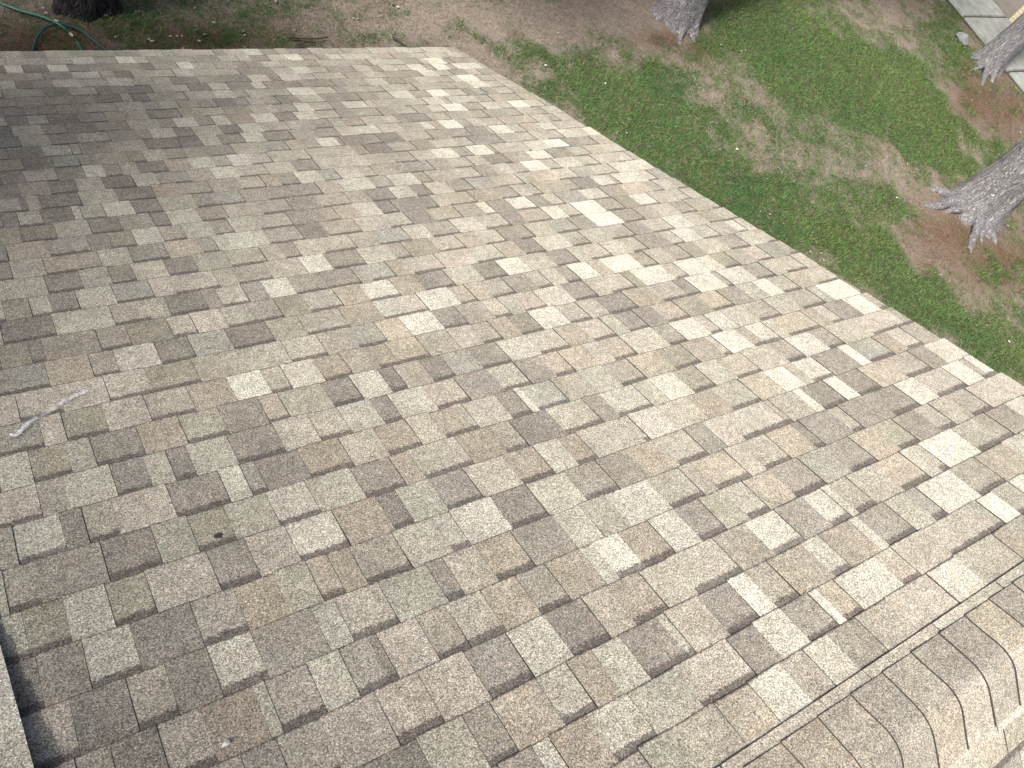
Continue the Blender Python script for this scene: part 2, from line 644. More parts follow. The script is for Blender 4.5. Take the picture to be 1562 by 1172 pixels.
# ------------------------------------------------------------------ the house and its shingled roof
house = empty('house', (-2.5, -5.5, 0))
tag(house, 'house with a gable roof of grey, cream and tan laminated shingles', 'house')

PAL = {
    'W': (0.615, 0.580, 0.505), 'w': (0.525, 0.490, 0.425), 'L': (0.440, 0.400, 0.342), 'M': (0.360, 0.326, 0.282),
    'D': (0.268, 0.243, 0.220), 'd': (0.305, 0.277, 0.247), 'T': (0.405, 0.350, 0.285), 't': (0.375, 0.323, 0.265), 'O': (0.325, 0.302, 0.243),
    'G': (0.340, 0.328, 0.294), 'P': (0.450, 0.400, 0.345), 'g': (0.420, 0.396, 0.333),
}
for _k, _c in PAL.items():
    _g = sum(_c) / 3
    PAL[_k] = tuple((_g + (q - _g) * .86) * .86 * t_ for q, t_ in zip(_c, (.972, 1.005, .975)))
# tabs read off the photograph: crop origin, scale, then (x, y, width, colour) in crop pixels
CROPS = [
    (0, 390, 3.004, [(125, 55, 150, 'L'), (120, 160, 190, 'L'), (190, 245, 90, 'L'), (1280, 155, 120, 'W'), (1450, 50, 120, 'W'), (635, 480, 190, 'w'),
      (1140, 615, 175, 'W'), (1395, 555, 150, 'w'), (1410, 680, 200, 'g'), (830, 330, 120, 'L'), (950, 300, 150, 'P'), (790, 440, 180, 'D'), (975, 410, 160, 'G'),
      (690, 75, 150, 'L'), (305, 145, 150, 'D'), (440, 115, 140, 'M'), (70, 465, 140, 'O'), (690, 360, 190, 'O'), (75, 1015, 150, 'w'), (370, 945, 130, 'g'),
      (420, 1075, 215, 'w'), (745, 850, 210, 'T'), (970, 660, 210, 'T'), (965, 940, 220, 'g'), (235, 970, 170, 'O'), (785, 700, 200, 'M'), (545, 910, 230, 'D'),
      (1080, 1050, 100, 'w'), (590, 605, 190, 'L'), (185, 685, 200, 'L'), (395, 785, 190, 'O'), (1230, 480, 190, 'g'), (330, 560, 200, 't'), (290, 215, 130, 'D'),
      (950, 810, 180, 'g'), (1190, 890, 210, 'D'), (1350, 830, 200, 'L'), (860, 230, 170, 'D'), (610, 170, 170, 'G'), (80, 250, 120, 'O'), (130, 340, 240, 'D'),
      (390, 295, 250, 'g'), (1160, 1040, 90, 'G'), (740, 1010, 110, 'g'), (850, 1000, 90, 'D'), (600, 1060, 190, 'D'), (1060, 180, 120, 'L'), (990, 60, 150, 'g'), (1310, 60, 160, 'L'), (330, 420, 250, 'd')]),
    (520, 390, 3.004, [(795, 55, 110, 'W'), (1280, 30, 120, 'W'), (1420, 85, 140, 'W'), (190, 165, 125, 'W'), (450, 205, 145, 'W'), (230, 250, 105, 'w'), (380, 320, 135, 'W'),
      (950, 290, 130, 'w'), (810, 435, 150, 'w'), (145, 605, 130, 'w'), (100, 750, 150, 'w'), (1115, 75, 90, 'W'), (1265, 130, 110, 'L'), (1510, 600, 110, 'W'), (1290, 650, 150, 'w'),
      (840, 665, 40, 'W'), (1340, 1110, 190, 'W'), (690, 740, 150, 'L'), (330, 690, 180, 'w'), (480, 640, 160, 'P'), (240, 350, 125, 'T'), (310, 440, 140, 'T'), (60, 200, 120, 'T'),
      (870, 220, 100, 'P'), (1090, 475, 110, 'T'), (1170, 60, 90, 'T'), (1510, 260, 100, 'T'), (510, 790, 100, 'T'), (640, 870, 150, 'T'), (840, 970, 180, 'T'), (1080, 900, 110, 'T'),
      (270, 850, 150, 't'), (1420, 925, 140, 'T'), (1280, 440, 100, 'T'), (690, 470, 130, 'D'), (750, 690, 160, 'D'), (900, 790, 170, 'D'), (240, 580, 80, 'D'), (440, 520, 100, 'D'),
      (1260, 220, 130, 'D'), (490, 280, 110, 'D'), (170, 70, 110, 'G'), (130, 380, 130, 'G'), (860, 330, 100, 'D'), (200, 720, 110, 'd'), (1410, 410, 150, 'L'), (750, 560, 160, 'g'),
      (420, 920, 170, 'g'), (960, 910, 130, 'w'), (690, 1010, 180, 'L'), (350, 1100, 160, 'g'), (1230, 820, 200, 'L'), (1430, 770, 130, 'w'), (900, 540, 120, 'd'), (640, 600, 150, 'd')]),
    (1040, 390, 2.992, [(45, 55, 100, 'W'), (100, 120, 120, 'W'), (245, 90, 110, 'W'), (385, 145, 65, 'W'), (705, 155, 115, 'W'), (815, 225, 80, 'W'), (45, 345, 110, 'W'), (235, 395, 105, 'W'),
      (365, 350, 75, 'W'), (185, 305, 75, 'w'), (760, 460, 85, 'W'), (595, 520, 90, 'W'), (440, 560, 120, 'W'), (520, 680, 140, 'W'), (700, 620, 115, 'W'), (1055, 630, 120, 'W'),
      (1255, 550, 130, 'W'), (1370, 500, 50, 'W'), (1205, 870, 145, 'W'), (1055, 950, 100, 'w'), (1200, 1070, 150, 'W'), (1410, 1130, 70, 'W'), (560, 400, 110, 'w'), (620, 1100, 120, 'w'),
      (1530, 1030, 60, 'W'), (1180, 420, 130, 'w'), (1040, 500, 100, 'P'), (470, 30, 90, 'T'), (500, 300, 140, 'T'), (590, 290, 100, 'T'), (270, 510, 110, 'T'), (380, 610, 110, 'T'),
      (1190, 580, 85, 'T'), (880, 860, 110, 'T'), (980, 970, 120, 'T'), (180, 980, 150, 'T'), (420, 1090, 120, 'T'), (470, 830, 115, 'T'), (1450, 930, 130, 'T'), (920, 540, 110, 'T'),
      (630, 640, 130, 'D'), (840, 710, 140, 'D'), (720, 490, 110, 'D'), (650, 780, 130, 'D'), (1110, 480, 110, 'D'), (790, 580, 120, 'D'), (90, 430, 110, 't'), (860, 430, 110, 'G'),
      (940, 640, 110, 'd'), (780, 360, 130, 'L'), (900, 300, 150, 'P'), (1240, 620, 130, 'P'), (1430, 610, 170, 'P'), (570, 740, 110, 'P'), (350, 770, 200, 'L')]),
    (0, 780, 2.99, [(190, 165, 220, 'w'), (410, 475, 195, 'w'), (515, 650, 210, 'w'), (1070, 690, 225, 'w'), (800, 150, 175, 'g'), (850, 330, 260, 'L'), (1180, 70, 180, 'g'), (1500, 520, 130, 'w'),
      (850, 1050, 205, 'L'), (1220, 900, 55, 'w'), (1520, 730, 110, 'w'), (430, 1140, 160, 'L'), (1350, 330, 150, 'g'), (220, 560, 190, 'O'), (600, 420, 190, 'O'), (970, 120, 190, 'O'),
      (1200, 430, 190, 'T'), (1480, 330, 130, 'T'), (1090, 960, 210, 't'), (355, 120, 95, 'D'), (760, 520, 250, 'D'), (470, 910, 260, 'D'), (130, 790, 110, 'D'), (610, 200, 220, 'D'), (890, 740, 160, 'd'),
      (1060, 240, 180, 'd'), (300, 760, 210, 'M'), (680, 850, 210, 'M'), (330, 270, 300, 'd'), (1370, 950, 240, 'M'), (1340, 580, 240, 'M'), (1260, 210, 180, 'L'), (1010, 500, 200, 'M')]),
    (520, 780, 2.99, [(650, 60, 190, 'W'), (890, 610, 195, 'W'), (1250, 220, 160, 'W'), (1160, 240, 75, 'w'), (1080, 70, 120, 'w'), (1350, 20, 100, 'W'), (420, 200, 170, 'g'), (590, 270, 150, 'P'),
      (1020, 870, 190, 'w'), (1270, 750, 190, 'w'), (1270, 970, 190, 'w'), (540, 830, 200, 'P'), (300, 880, 200, 'P'), (60, 720, 220, 'g'), (450, 560, 170, 'L'), (350, 380, 190, 'g'), (1470, 320, 150, 'L'),
      (1190, 480, 180, 'P'), (1370, 140, 160, 'T'), (1500, 80, 130, 'w'), (600, 480, 170, 'L'), (760, 420, 180, 't'), (940, 1110, 80, 'w'), (1070, 290, 155, 'T'), (40, 290, 100, 'T'), (740, 200, 170, 't'),
      (850, 930, 210, 'T'), (1080, 1070, 190, 'T'), (1120, 770, 170, 't'), (1370, 420, 150, 't'), (110, 60, 200, 't'), (700, 720, 240, 'd'), (1070, 540, 195, 'D'), (1420, 640, 210, 'D'), (900, 350, 160, 'M'),
      (270, 30, 90, 'D'), (120, 450, 190, 'L'), (170, 190, 190, 'M'), (290, 600, 180, 'P')]),
    (1040, 780, 2.99, [(430, 110, 145, 'W'), (270, 390, 150, 'W'), (420, 560, 170, 'W'), (410, 850, 210, 'W'), (640, 430, 45, 'W'), (680, 30, 130, 'W'), (640, 690, 170, 'w'), (630, 240, 165, 'w'), (800, 130, 140, 'w'),
      (80, 220, 200, 'L'), (1270, 70, 200, 'P'), (850, 330, 190, 'w'), (1200, 340, 220, 'w'), (1080, 220, 210, 'P'), (1380, 230, 210, 'g'), (1100, 420, 190, 'P'), (120, 700, 240, 'P'), (60, 510, 150, 'P'),
      (240, 910, 210, 'T'), (540, 270, 160, 'T'), (710, 430, 120, 'T'), (950, 270, 140, 'T'), (750, 140, 140, 't'), (560, 70, 170, 'd'), (900, 70, 180, 'd'), (560, 500, 170, 'd'), (280, 650, 210, 'd'),
      (180, 440, 180, 'd'), (530, 760, 170, 'M'), (720, 600, 220, 'M'), (900, 520, 180, 'M'), (90, 1000, 200, 'L'), (260, 170, 180, 'M'), (360, 330, 160, 'M')]),
    (0, 0, 3.004, [(380, 283, 100, 'W'), (575, 280, 80, 'W'), (70, 333, 80, 'W'), (270, 325, 90, 'W'), (690, 245, 100, 'w'), (850, 305, 70, 'W'), (840, 340, 80, 'w'), (40, 405, 70, 'w'), (160, 440, 90, 'L'), (160, 540, 110, 'g'),
      (550, 380, 110, 'w'), (1195, 370, 90, 'w'), (1330, 360, 90, 'w'), (1385, 328, 80, 'W'), (1345, 267, 70, 'W'), (1150, 240, 80, 'W'), (1030, 437, 90, 'W'), (1390, 430, 110, 'W'), (1180, 400, 80, 'w'), (855, 570, 100, 'W'),
      (750, 620, 110, 'w'), (1220, 550, 100, 'W'), (1410, 543, 90, 'w'), (1395, 500, 70, 'W'), (1510, 660, 90, 'W'), (1165, 640, 100, 'W'), (1150, 595, 100, 'w'), (275, 700, 110, 'w'), (300, 750, 130, 'G'), (930, 755, 100, 'w'),
      (1100, 742, 90, 'W'), (1030, 800, 110, 'W'), (1420, 820, 110, 'w'), (845, 1000, 140, 'w'), (545, 965, 130, 'w'), (660, 830, 120, 'L'), (680, 1090, 120, 'w'), (45, 955, 110, 'g'), (140, 1010, 110, 'L'), (155, 940, 60, 'L'),
      (960, 500, 110, 'g'), (790, 500, 80, 'g'), (350, 985, 50, 'w'), (910, 1060, 130, 'g'), (1020, 1120, 60, 'w'), (70, 525, 100, 'D'), (80, 565, 100, 'D'), (300, 550, 120, 'D'), (640, 450, 80, 'D'), (1040, 480, 90, 'D'),
      (1060, 600, 90, 'D'), (1060, 640, 110, 'D'), (870, 650, 100, 'D'), (850, 615, 80, 'D'), (920, 410, 100, 'D'), (1110, 405, 110, 'D'), (440, 685, 140, 'O'), (700, 770, 130, 'D'), (180, 760, 140, 'D'), (110, 680, 160, 'd'),
      (540, 835, 140, 'D'), (40, 890, 100, 'D'), (60, 830, 110, 'D'), (290, 860, 120, 'D'), (660, 945, 140, 'D'), (300, 950, 160, 'D'), (265, 1000, 150, 'D'), (480, 1030, 140, 'D'), (880, 525, 100, 'T'), (850, 485, 90, 'O'),
      (770, 885, 120, 'T'), (820, 765, 110, 'T'), (910, 700, 120, 'O'), (1110, 555, 110, 'T'), (325, 800, 130, 'O'), (560, 1100, 110, 'O'), (180, 1080, 160, 'O')]),
    (520, 0, 3.004, [(420, 275, 80, 'W'), (455, 310, 60, 'W'), (555, 310, 60, 'W'), (350, 315, 70, 'W'), (580, 360, 80, 'W'), (630, 390, 80, 'W'), (410, 345, 70, 'w'), (450, 435, 80, 'W'), (280, 440, 90, 'W'), (525, 500, 90, 'W'), (430, 470, 80, 'w'),
      (505, 575, 80, 'W'), (530, 465, 60, 'w'), (815, 482, 70, 'W'), (735, 600, 80, 'W'), (130, 605, 110, 'w'), (405, 585, 50, 'w'), (480, 710, 100, 'W'), (640, 695, 90, 'W'), (1000, 665, 80, 'W'), (915, 715, 90, 'W'), (890, 765, 90, 'W'),
      (1190, 835, 110, 'W'), (830, 940, 100, 'W'), (1220, 1015, 120, 'W'), (970, 985, 110, 'W'), (1135, 955, 110, 'W'), (280, 890, 110, 'w'), (80, 860, 140, 'w'), (90, 960, 150, 'w'), (40, 800, 100, 'w'), (890, 665, 90, 'w'),
      (1045, 750, 100, 'w'), (1530, 1010, 90, 'w'), (1325, 820, 120, 'w'), (1150, 600, 70, 'W'), (1400, 770, 100, 'w'), (1290, 770, 80, 'w'), (60, 650, 100, 'D'), (230, 640, 100, 'D'), (180, 690, 110, 'D'), (340, 535, 100, 'D'),
      (640, 610, 90, 'D'), (700, 640, 60, 'D'), (190, 905, 110, 'D'), (360, 885, 100, 'D'), (200, 960, 100, 'D'), (290, 940, 150, 'd'), (750, 960, 90, 'D'), (905, 930, 90, 'D'), (1120, 840, 90, 'D'), (1070, 660, 70, 'D'), (540, 715, 100, 'd'),
      (1430, 1105, 110, 'D'), (860, 1130, 90, 'D'), (760, 830, 120, 'P'), (550, 920, 120, 'T'), (900, 1000, 110, 'T'), (600, 1110, 90, 'T'), (1340, 860, 110, 'T'), (220, 480, 120, 'P'), (910, 800, 100, 'T'), (40, 990, 90, 'T'),
      (1060, 570, 100, 'P'), (770, 680, 130, 'P'), (960, 860, 120, 't')]),
]
rows = {}
U_MIN, N_ROWS = -34.0, 39
for ox, oy, s, L in CROPS:
    for x, y, w, c in L:
        px, py = ox + x / s, oy + y / s
        u, v = roof_at(px, py)
        j = int(math.floor(v))
        if j < 0 or j >= N_ROWS or u > 0:
            continue
        a, b = roof_px(u - .5, v), roof_px(u + .5, v)
        wu = (w / s) / abs(b[0] - a[0])
        rows.setdefault(j, []).append([u - wu / 2, u + wu / 2, c])

CODES = 'LLLLLMMMMMdddDgggPPtTOGw'


def fill_row(j, u0, u1):
    """complete one course: the tabs read off the photo, the gaps between them filled with the same blend"""
    given = sorted(rows.get(j, []))
    out = []
    cur = u0
    for a, b, c in given:
        if b < cur + .18:
            continue
        a = max(a, cur)
        if a - cur < .3:
            a = cur if a - cur < .15 else a
        if a > cur + 1e-6:
            out += fill(cur, a)
        b = min(b, u1)
        out.append([a, b, c])
        cur = b
    if cur < u1:
        out += fill(cur, u1)
    return out


def fill(a, b):
    res = []
    while b - a > 1e-6:
        w = random.choice((.55, .75, .85, .9, .95, 1.0, 1.1)) * random.uniform(.92, 1.08)
        if b - a - w < .35:
            w = b - a if b - a < 1.25 else (b - a) / 2
        res.append([a, a + w, random.choice([q for q in CODES if not res or q != res[-1][2]])])
        a += w
    return res


PREC = dict(W=.15, w=.25, L=.4, M=.6, D=.8, d=.75, T=.45, t=.5, O=.5, G=.6, P=.35, g=.45)


def tab_mesh_data(j, a, b, c, recessed, place=roof, vstart=None, vend=None, lift=0.0):
    v0 = j if vstart is None else vstart
    v1 = j + 1.04 if vend is None else vend
    hb = (.0045 if recessed else .0078) + random.uniform(-.0006, .0009) + lift
    ht = (.0 if recessed else .0026) + lift
    g = random.choice((.003, .004, .006, .010)) * .5
    jit = lambda s: random.uniform(-s, s)
    bu = v0 + jit(.018) + (-.012 if recessed else 0.0)
    bl, br = bu + jit(.012), bu + jit(.012)
    sk = jit(.012)
    P = [(a + g, bl, hb + jit(.0006)), (b - g, br, hb + jit(.0006)), (b - g + sk, v1, ht), (a + g + sk, v1, ht)]
    V = [place(u, v, h) for u, v, h in P] + [place(u, v, lift - .004) for u, v, h in P]
    Fc = [(0, 1, 2, 3), (4, 5, 1, 0), (5, 6, 2, 1), (7, 4, 0, 3)]
    base = np.array(PAL[c]) * random.uniform(.9, 1.1) * np.array([1 + jit(.012), 1, 1 + jit(.015)])
    L_, R_ = base * random.uniform(.94, 1.06), base * random.uniform(.92, 1.08)
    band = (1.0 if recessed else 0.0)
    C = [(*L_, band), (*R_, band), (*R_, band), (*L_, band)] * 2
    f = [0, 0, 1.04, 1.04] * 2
    return V, Fc, C, f


def edged(me):
    """granules on the top face, black asphalt on the cut edges"""
    me.materials.append(MAT['shingle']); me.materials.append(MAT['edge'])
    me.polygons.foreach_set('material_index', [0 if i % 4 == 0 else 1 for i in range(len(me.polygons))])


def make_tab_mesh(data):
    V, Fc, C, f = data
    me = mesh_from('shingle', V, Fc)
    colour_attr(me, 'tab', C)
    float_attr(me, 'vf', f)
    edged(me)
    return me


def join_tabs(name, datas):
    V, Fc, C, f = [], [], [], []
    for d in datas:
        n = len(V)
        V += d[0]
        Fc += [tuple(i + n for i in q) for q in d[1]]
        C += d[2]
        f += d[3]
    me = mesh_from(name, V, Fc)
    colour_attr(me, 'tab', C)
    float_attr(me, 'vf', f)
    edged(me)
    return me


def deck_slab(name, corners, thick, mat, parent):
    """corners: four world points counter-clockwise seen from above; slab hangs below them"""
    P = [np.array(c, float) for c in corners]
    n = np.cross(P[1] - P[0], P[3] - P[0]); n /= np.linalg.norm(n)
    if n[2] < 0:
        P = P[::-1]; n = -n
    V = P + [p - n * thick for p in P]
    f = [(0, 1, 2, 3), (7, 6, 5, 4), (0, 4, 5, 1), (1, 5, 6, 2), (2, 6, 7, 3), (3, 7, 4, 0)]
    o = link(name, mesh_from(name, V, f), mat)
    return rel(parent, o)


main_roof = deck_slab('roof', [roof(U_MIN, .05, -.005), roof(-.06, .05, -.005), roof(-.06, V_RIDGE, -.005), roof(U_MIN, V_RIDGE, -.005)][::1], .11, MAT['deck'], house)
main_roof['label'] = 'main slope of grey, cream and tan laminated shingles'


def under(parent, o):
    """sub-part: parent is itself a child of the house"""
    o.parent = parent
    o.matrix_parent_inverse = parent.matrix_parent_inverse.copy() if False else Matrix.Identity(4)
    o.matrix_parent_inverse = Matrix.Identity(4)
    return o


tabs = []
for j in range(N_ROWS):
    prev = None
    end = 0.0 + random.uniform(-.05, .06)
    vs = None if j < 37 else {37: 36.98, 38: 37.83}[j]
    ve = None if j < 36 else {36: 37.03, 37: 37.88, 38: 38.95}[j]
    for a, b, c in fill_row(j, U_MIN, end):
        pr = PREC[c]
        if prev is True:
            pr *= .12
        if prev is False:
            pr = min(1.0, pr * 1.5 + .15)
        rec = random.random() < pr
        if b - a < .33:
            rec = c not in 'Ww'
        prev = rec
        d = tab_mesh_data(j, a, b, c, rec, vstart=vs, vend=ve)
        q = to_px(np.array([roof(a, j + .1), roof(b, j + .1), roof(b, j + .9), roof(a, j + .9)]))
        ctr = q.mean(0)
        qx, qy = q[:, 0], q[:, 1]
        area = .5 * abs(np.dot(qx, np.roll(qy, 1)) - np.dot(qy, np.roll(qx, 1)))
        vis = -30 < ctr[0] < 1590 and 0 < ctr[1] < 1200 and not (a < -25.9 and j > 31)
        if not vis:
            area *= .001
        tabs.append((area, d))
order = sorted(range(len(tabs)), key=lambda i: -tabs[i][0])
near, far = order[:300], order[300:]
for i in sorted(near):
    under(main_roof, link('shingle', make_tab_mesh(tabs[i][1])))
o = under(main_roof, link('shingle_field', join_tabs('shingle_field', [tabs[i][1] for i in far]), kind='stuff'))

# starter strip showing as a thin pale line along eave and rake
st = [tab_mesh_data(0, U_MIN, .02, 'w', False, vstart=-.10, vend=.4, lift=-.008)]
st.append(tab_mesh_data(0, -.35, .07, 'w', False, vstart=-.06, vend=V_RIDGE, lift=-.011))
under(main_roof, link('starter_strip', join_tabs('starter_strip', st)))


# the far slope behind the ridge
def back(u, v, h=0.0):
    """v counted down from the ridge on the far side"""
    return (EX * u, -EX * V_RIDGE * CP - EX * v * CP - h * SP, EAVE_H + EX * V_RIDGE * SP - EX * v * SP + h * CP)


back_roof = deck_slab('roof', [back(U_MIN, 0, -.005), back(-.06, 0, -.005), back(-.06, 39, -.005), back(U_MIN, 39, -.005)][::-1], .11, MAT['deck'], house)
back_roof['label'] = 'opposite roof slope falling away behind the ridge'
bt = []
for j in range(39):
    top = .75 + j            # v at the top of the exposed part
    def place(u, v, h, j=j):
        return back(u, v, h)
    for a, b, c in fill(U_MIN, 0.0):
        rec = random.random() < PREC[c]
        d = tab_mesh_data(0, a, b, c, rec, place=lambda u, v, h, t=top: back(u, t + 1 - v, h), vstart=0.0, vend=1.04)
        d = (d[0], [tuple(reversed(q)) for q in d[1]], d[2], d[3])
        bt.append(((a + b) / 2, j, d))
    if j > 16:
        break
show = [d for u, j, d in bt if j < 4 and -16 < u < -9]
rest = [d for u, j, d in bt if not (j < 4 and -16 < u < -9)]
for d in show:
    under(back_roof, link('shingle', make_tab_mesh(d)))
under(back_roof, link('shingle_field', join_tabs('shingle_field', rest), kind='stuff'))

# ------------------------------------------------------------------ ridge caps, bent over the crest
CAP_PX = {-17: 'd', -16: 'd', -15: 'M', -14: 'T', -13: 'd', -12: 'd', -11: 'M'}


def ridge_point(u, s, h):
    """s metres along the profile across the ridge, 0 at the crest, negative on the main slope"""
    r = 0.075
    arc = r * PITCH                       # half length of the rounded part
    cy, cz = -EX * V_RIDGE * CP, EAVE_H + EX * V_RIDGE * SP
    # circle tangent to both slopes
    t = r * math.tan(PITCH)
    oz = cz - r / CP
    if s < -arc:
        d = -s - arc
        p0 = (cy + r * SP, oz + r * CP)
        y = p0[0] + d * CP; z = p0[1] - d * SP
        ny, nz = SP, CP
    elif s > arc:
        d = s - arc
        p0 = (cy - r * SP, oz + r * CP)
        y = p0[0] - d * CP; z = p0[1] - d * SP
        ny, nz = -SP, CP
    else:
        a = s / r
        ny, nz = -math.sin(a), math.cos(a)
        y = cy + r * ny; z = oz + r * nz
    return (EX * u, y + ny * h, z + nz * h)


def cap_mesh(u0, u1, half, h_left, h_right, colours, skew):
    arc = 0.075 * PITCH
    S = np.concatenate([np.linspace(-half, -arc, 4), np.linspace(-arc, arc, 9)[1:-1], np.linspace(arc, half, 4)])
    n = len(S)
    V, C, f = [], [], []
    for side, (uu, hh) in enumerate(((u0, h_left), (u1, h_right))):
        for i, s in enumerate(S):
            t = i / (n - 1)
            wob = .012 * math.sin(4.1 * s / half + u0 * 3)
            V.append(ridge_point(uu + wob + skew * s, s, hh))
    for side, uu in enumerate((u0, u1)):
        for i, s in enumerate(S):
            wob = .012 * math.sin(4.1 * s / half + u0 * 3)
            V.append(ridge_point(uu + wob + skew * s, s, -.002))
    for q in range(4):
        for i in range(n):
            t = i / (n - 1)
            c = np.array(colours[0]) if t < colours[2] else np.array(colours[1])
            C.append((*c, 0.0)); f.append(0.3)
    F_ = []
    for i in range(n - 1):
        F_.append((i, i + 1, n + i + 1, n + i)[::-1])
        F_.append((i, i + 1, 2 * n + i + 1, 2 * n + i))
    F_.append((0, n, 3 * n, 2 * n)[::-1])
    F_.append((n - 1, 2 * n - 1, 4 * n - 1, 3 * n - 1))
    me = mesh_from('ridge_cap', V, F_)
    colour_attr(me, 'tab', C)
    float_attr(me, 'vf', f)
    me.materials.append(MAT['shingle']); me.materials.append(MAT['edge'])
    me.polygons.foreach_set('material_index', [1 if (i % 2 or i >= 2 * (n - 1)) else 0 for i in range(len(me.polygons))])
    return me


CAPCOL = ['M', 'd', 'T', 'd', 'M', 'd', 'L', 'T', 'G', 'D', 'd', 'M', 'T', 'P', 'L']
arcm = 0.075 * (math.tan(PITCH) - PITCH)
half_cap = EX * (V_RIDGE - 38.93) - arcm
half_base = EX * (V_RIDGE - 38.70) - arcm
k = 0
u = -13.90 - 16 * .925
cap_seq = []
while u < -.3:
    cap_seq.append(u); u += .925
sub_u = U_MIN + 3
while sub_u < 0:
    w = random.uniform(1.05, 1.35)
    me = cap_mesh(sub_u, min(sub_u + w, 0.02) - .01, half_base, .0125, .0125, [PAL[random.choice('PwLPwg')]] * 2 + [.5], 0)
    under(main_roof, link('ridge_underlay', me))
    sub_u += w
spec = {-13: ('T', 'd'), -12: ('d', 'd'), -11: ('G', 'W'), -10: ('G', 'M')}
for i, u in enumerate(cap_seq):
    key = round(u + 13.9 * 1) if False else None
    c1 = PAL[random.choice('dMMdtM')]; c2 = PAL[random.choice('MMtPL')]
    x = roof_px(u + .46, 39.3)
    if 1130 < x[0] < 1562:
        near_cols = [((1250, 1130), 't', 'M'), ((1305, 1095), 'M', 'd'), ((1350, 1050), 'd', 'M'), ((1385, 1020), 'M', 'T'), ((1430, 1000), 'd', 'P'), ((1465, 980), 'd', 'M'), ((1510, 965), 'T', 'P'), ((1550, 930), 'd', 'P')]
        bst = min(near_cols, key=lambda q: (q[0][0] - x[0]) ** 2 + (q[0][1] - x[1]) ** 2)
        c1, c2 = PAL[bst[1]], PAL[bst[2]]
    me = cap_mesh(u, u + .985, half_cap, .0225 + random.uniform(-.001, .001), .0165, [c1, c2, random.uniform(.42, .6)], random.uniform(-.02, .02))
    under(main_roof, link('ridge_cap', me))

# ------------------------------------------------------------------ raised roof section beside the main slope (lower left)
edge = [(27.0, -.02), (29.0, .0), (30.9, .014), (32.0, .022), (33.5, .038), (34.6, .055), (36.5, .10), (40.0, .2)]
EDGE_PX = []
u_edge = -25.86


def u_at(v):
    return -26.10 + (v - 31.33) * .072


def side_pt(v, d, hextra=0.0):
    """v up the slope, d metres left of its right-hand edge; falls gently to the left"""
    h = np.interp(v, [e_[0] for e_ in edge], [e_[1] for e_ in edge]) + hextra
    p = np.array(roof(u_at(v), v, h))
    return p + np.array([-d * math.cos(.30), 0, -d * math.sin(.30) * min(1.0, h / .12)])


vv = [e_[0] for e_ in edge]
V = []
for v in vv:
    V.append(side_pt(v, 0, -.012)); V.append(side_pt(v, 1.1, -.012))
for v in vv:
    V.append(np.array(roof(u_at(v), v, -.03))); V.append(side_pt(v, 1.1, -.012) - np.array([0, 0, .4]))
n2 = len(vv) * 2
Fs = []
for i in range(len(vv) - 1):
    Fs.append((2 * i, 2 * i + 1, 2 * i + 3, 2 * i + 2)[::-1])
    Fs.append((n2 + 2 * i, 2 * i, 2 * i + 2, n2 + 2 * i + 2)[::-1])
    Fs.append((2 * i + 1, n2 + 2 * i + 1, n2 + 2 * i + 3, 2 * i + 3)[::-1])
side_roof = rel(house, link('raised_roof', mesh_from('raised_roof', V, Fs), MAT['fascia']))
side_roof['label'] = 'raised roof section, sunlight painted into its shingle colour, with dark metal side'
for j in range(-4, 9):
    v0 = 30.9 + j * 1.0 - .38
    cur = -.012
    while cur < 1.05:
        w = random.uniform(.10, .19)
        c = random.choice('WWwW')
        vs_, ve_ = max(v0, 27.0), v0 + 1.05
        P = []
        hb = .010
        for dd, v, h in ((cur + w - .002, vs_, hb), (cur, vs_, hb), (cur, ve_, .001), (cur + w - .002, ve_, .001)):
            P.append(side_pt(v, dd, h))
        P += [p - np.array([0, 0, .012]) for p in P]
        base = np.array(PAL[c]) * random.uniform(1.05, 1.25)  # sunlit look of the strip painted in as paler tab colour
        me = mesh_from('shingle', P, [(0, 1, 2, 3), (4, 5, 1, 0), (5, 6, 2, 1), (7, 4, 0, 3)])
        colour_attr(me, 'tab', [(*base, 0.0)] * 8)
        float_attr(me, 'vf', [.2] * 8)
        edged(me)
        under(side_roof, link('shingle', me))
        cur += w

# ------------------------------------------------------------------ rest of the house under the roof
y_eave = -EX * .05 * CP
y_back = 2 * (-EX * V_RIDGE * CP)
z_under = EAVE_H - .13
v, f = box(U_MIN * EX + .05, -.35, y_back + .45, -.45, 0.02, EAVE_H + .02)
rel(house, link('wall', mesh_from('wall', v, f), MAT['wall']))
# gable triangle
yr = -EX * V_RIDGE * CP; zr = EAVE_H + EX * V_RIDGE * SP - .16
gv = [(-.36, y_back + .5, EAVE_H + .0), (-.36, -.5, EAVE_H + .0), (-.36, yr, zr), (-.5, y_back + .5, EAVE_H), (-.5, -.5, EAVE_H), (-.5, yr, zr)]
rel(house, link('gable', mesh_from('gable', gv, [(0, 1, 2), (5, 4, 3), (0, 3, 4, 1), (1, 4, 5, 2), (2, 5, 3, 0)]), MAT['wall']))
v, f = box(U_MIN * EX, -.02, -.026, -.003, EAVE_H - .19, EAVE_H - .022)
rel(house, link('fascia', mesh_from('fascia', v, f), MAT['drip']))
v, f = box(U_MIN * EX, -.03, -.44, -.03, EAVE_H - .205, EAVE_H - .192)
rel(house, link('soffit', mesh_from('soffit', v, f), MAT['soffit']))
bv = []
for du in (-.02, .005):
    for vq, hq in ((-.02, -.016), (V_RIDGE - .1, -.016), (V_RIDGE - .1, -.19), (-.02, -.19)):
        p = roof(0, vq, hq); bv.append((du, p[1], p[2]))
rel(house, link('bargeboard', mesh_from('bargeboard', bv, [(0, 1, 2, 3), (7, 6, 5, 4), (0, 4, 5, 1), (1, 5, 6, 2), (2, 6, 7, 3), (3, 7, 4, 0)]), MAT['drip']))


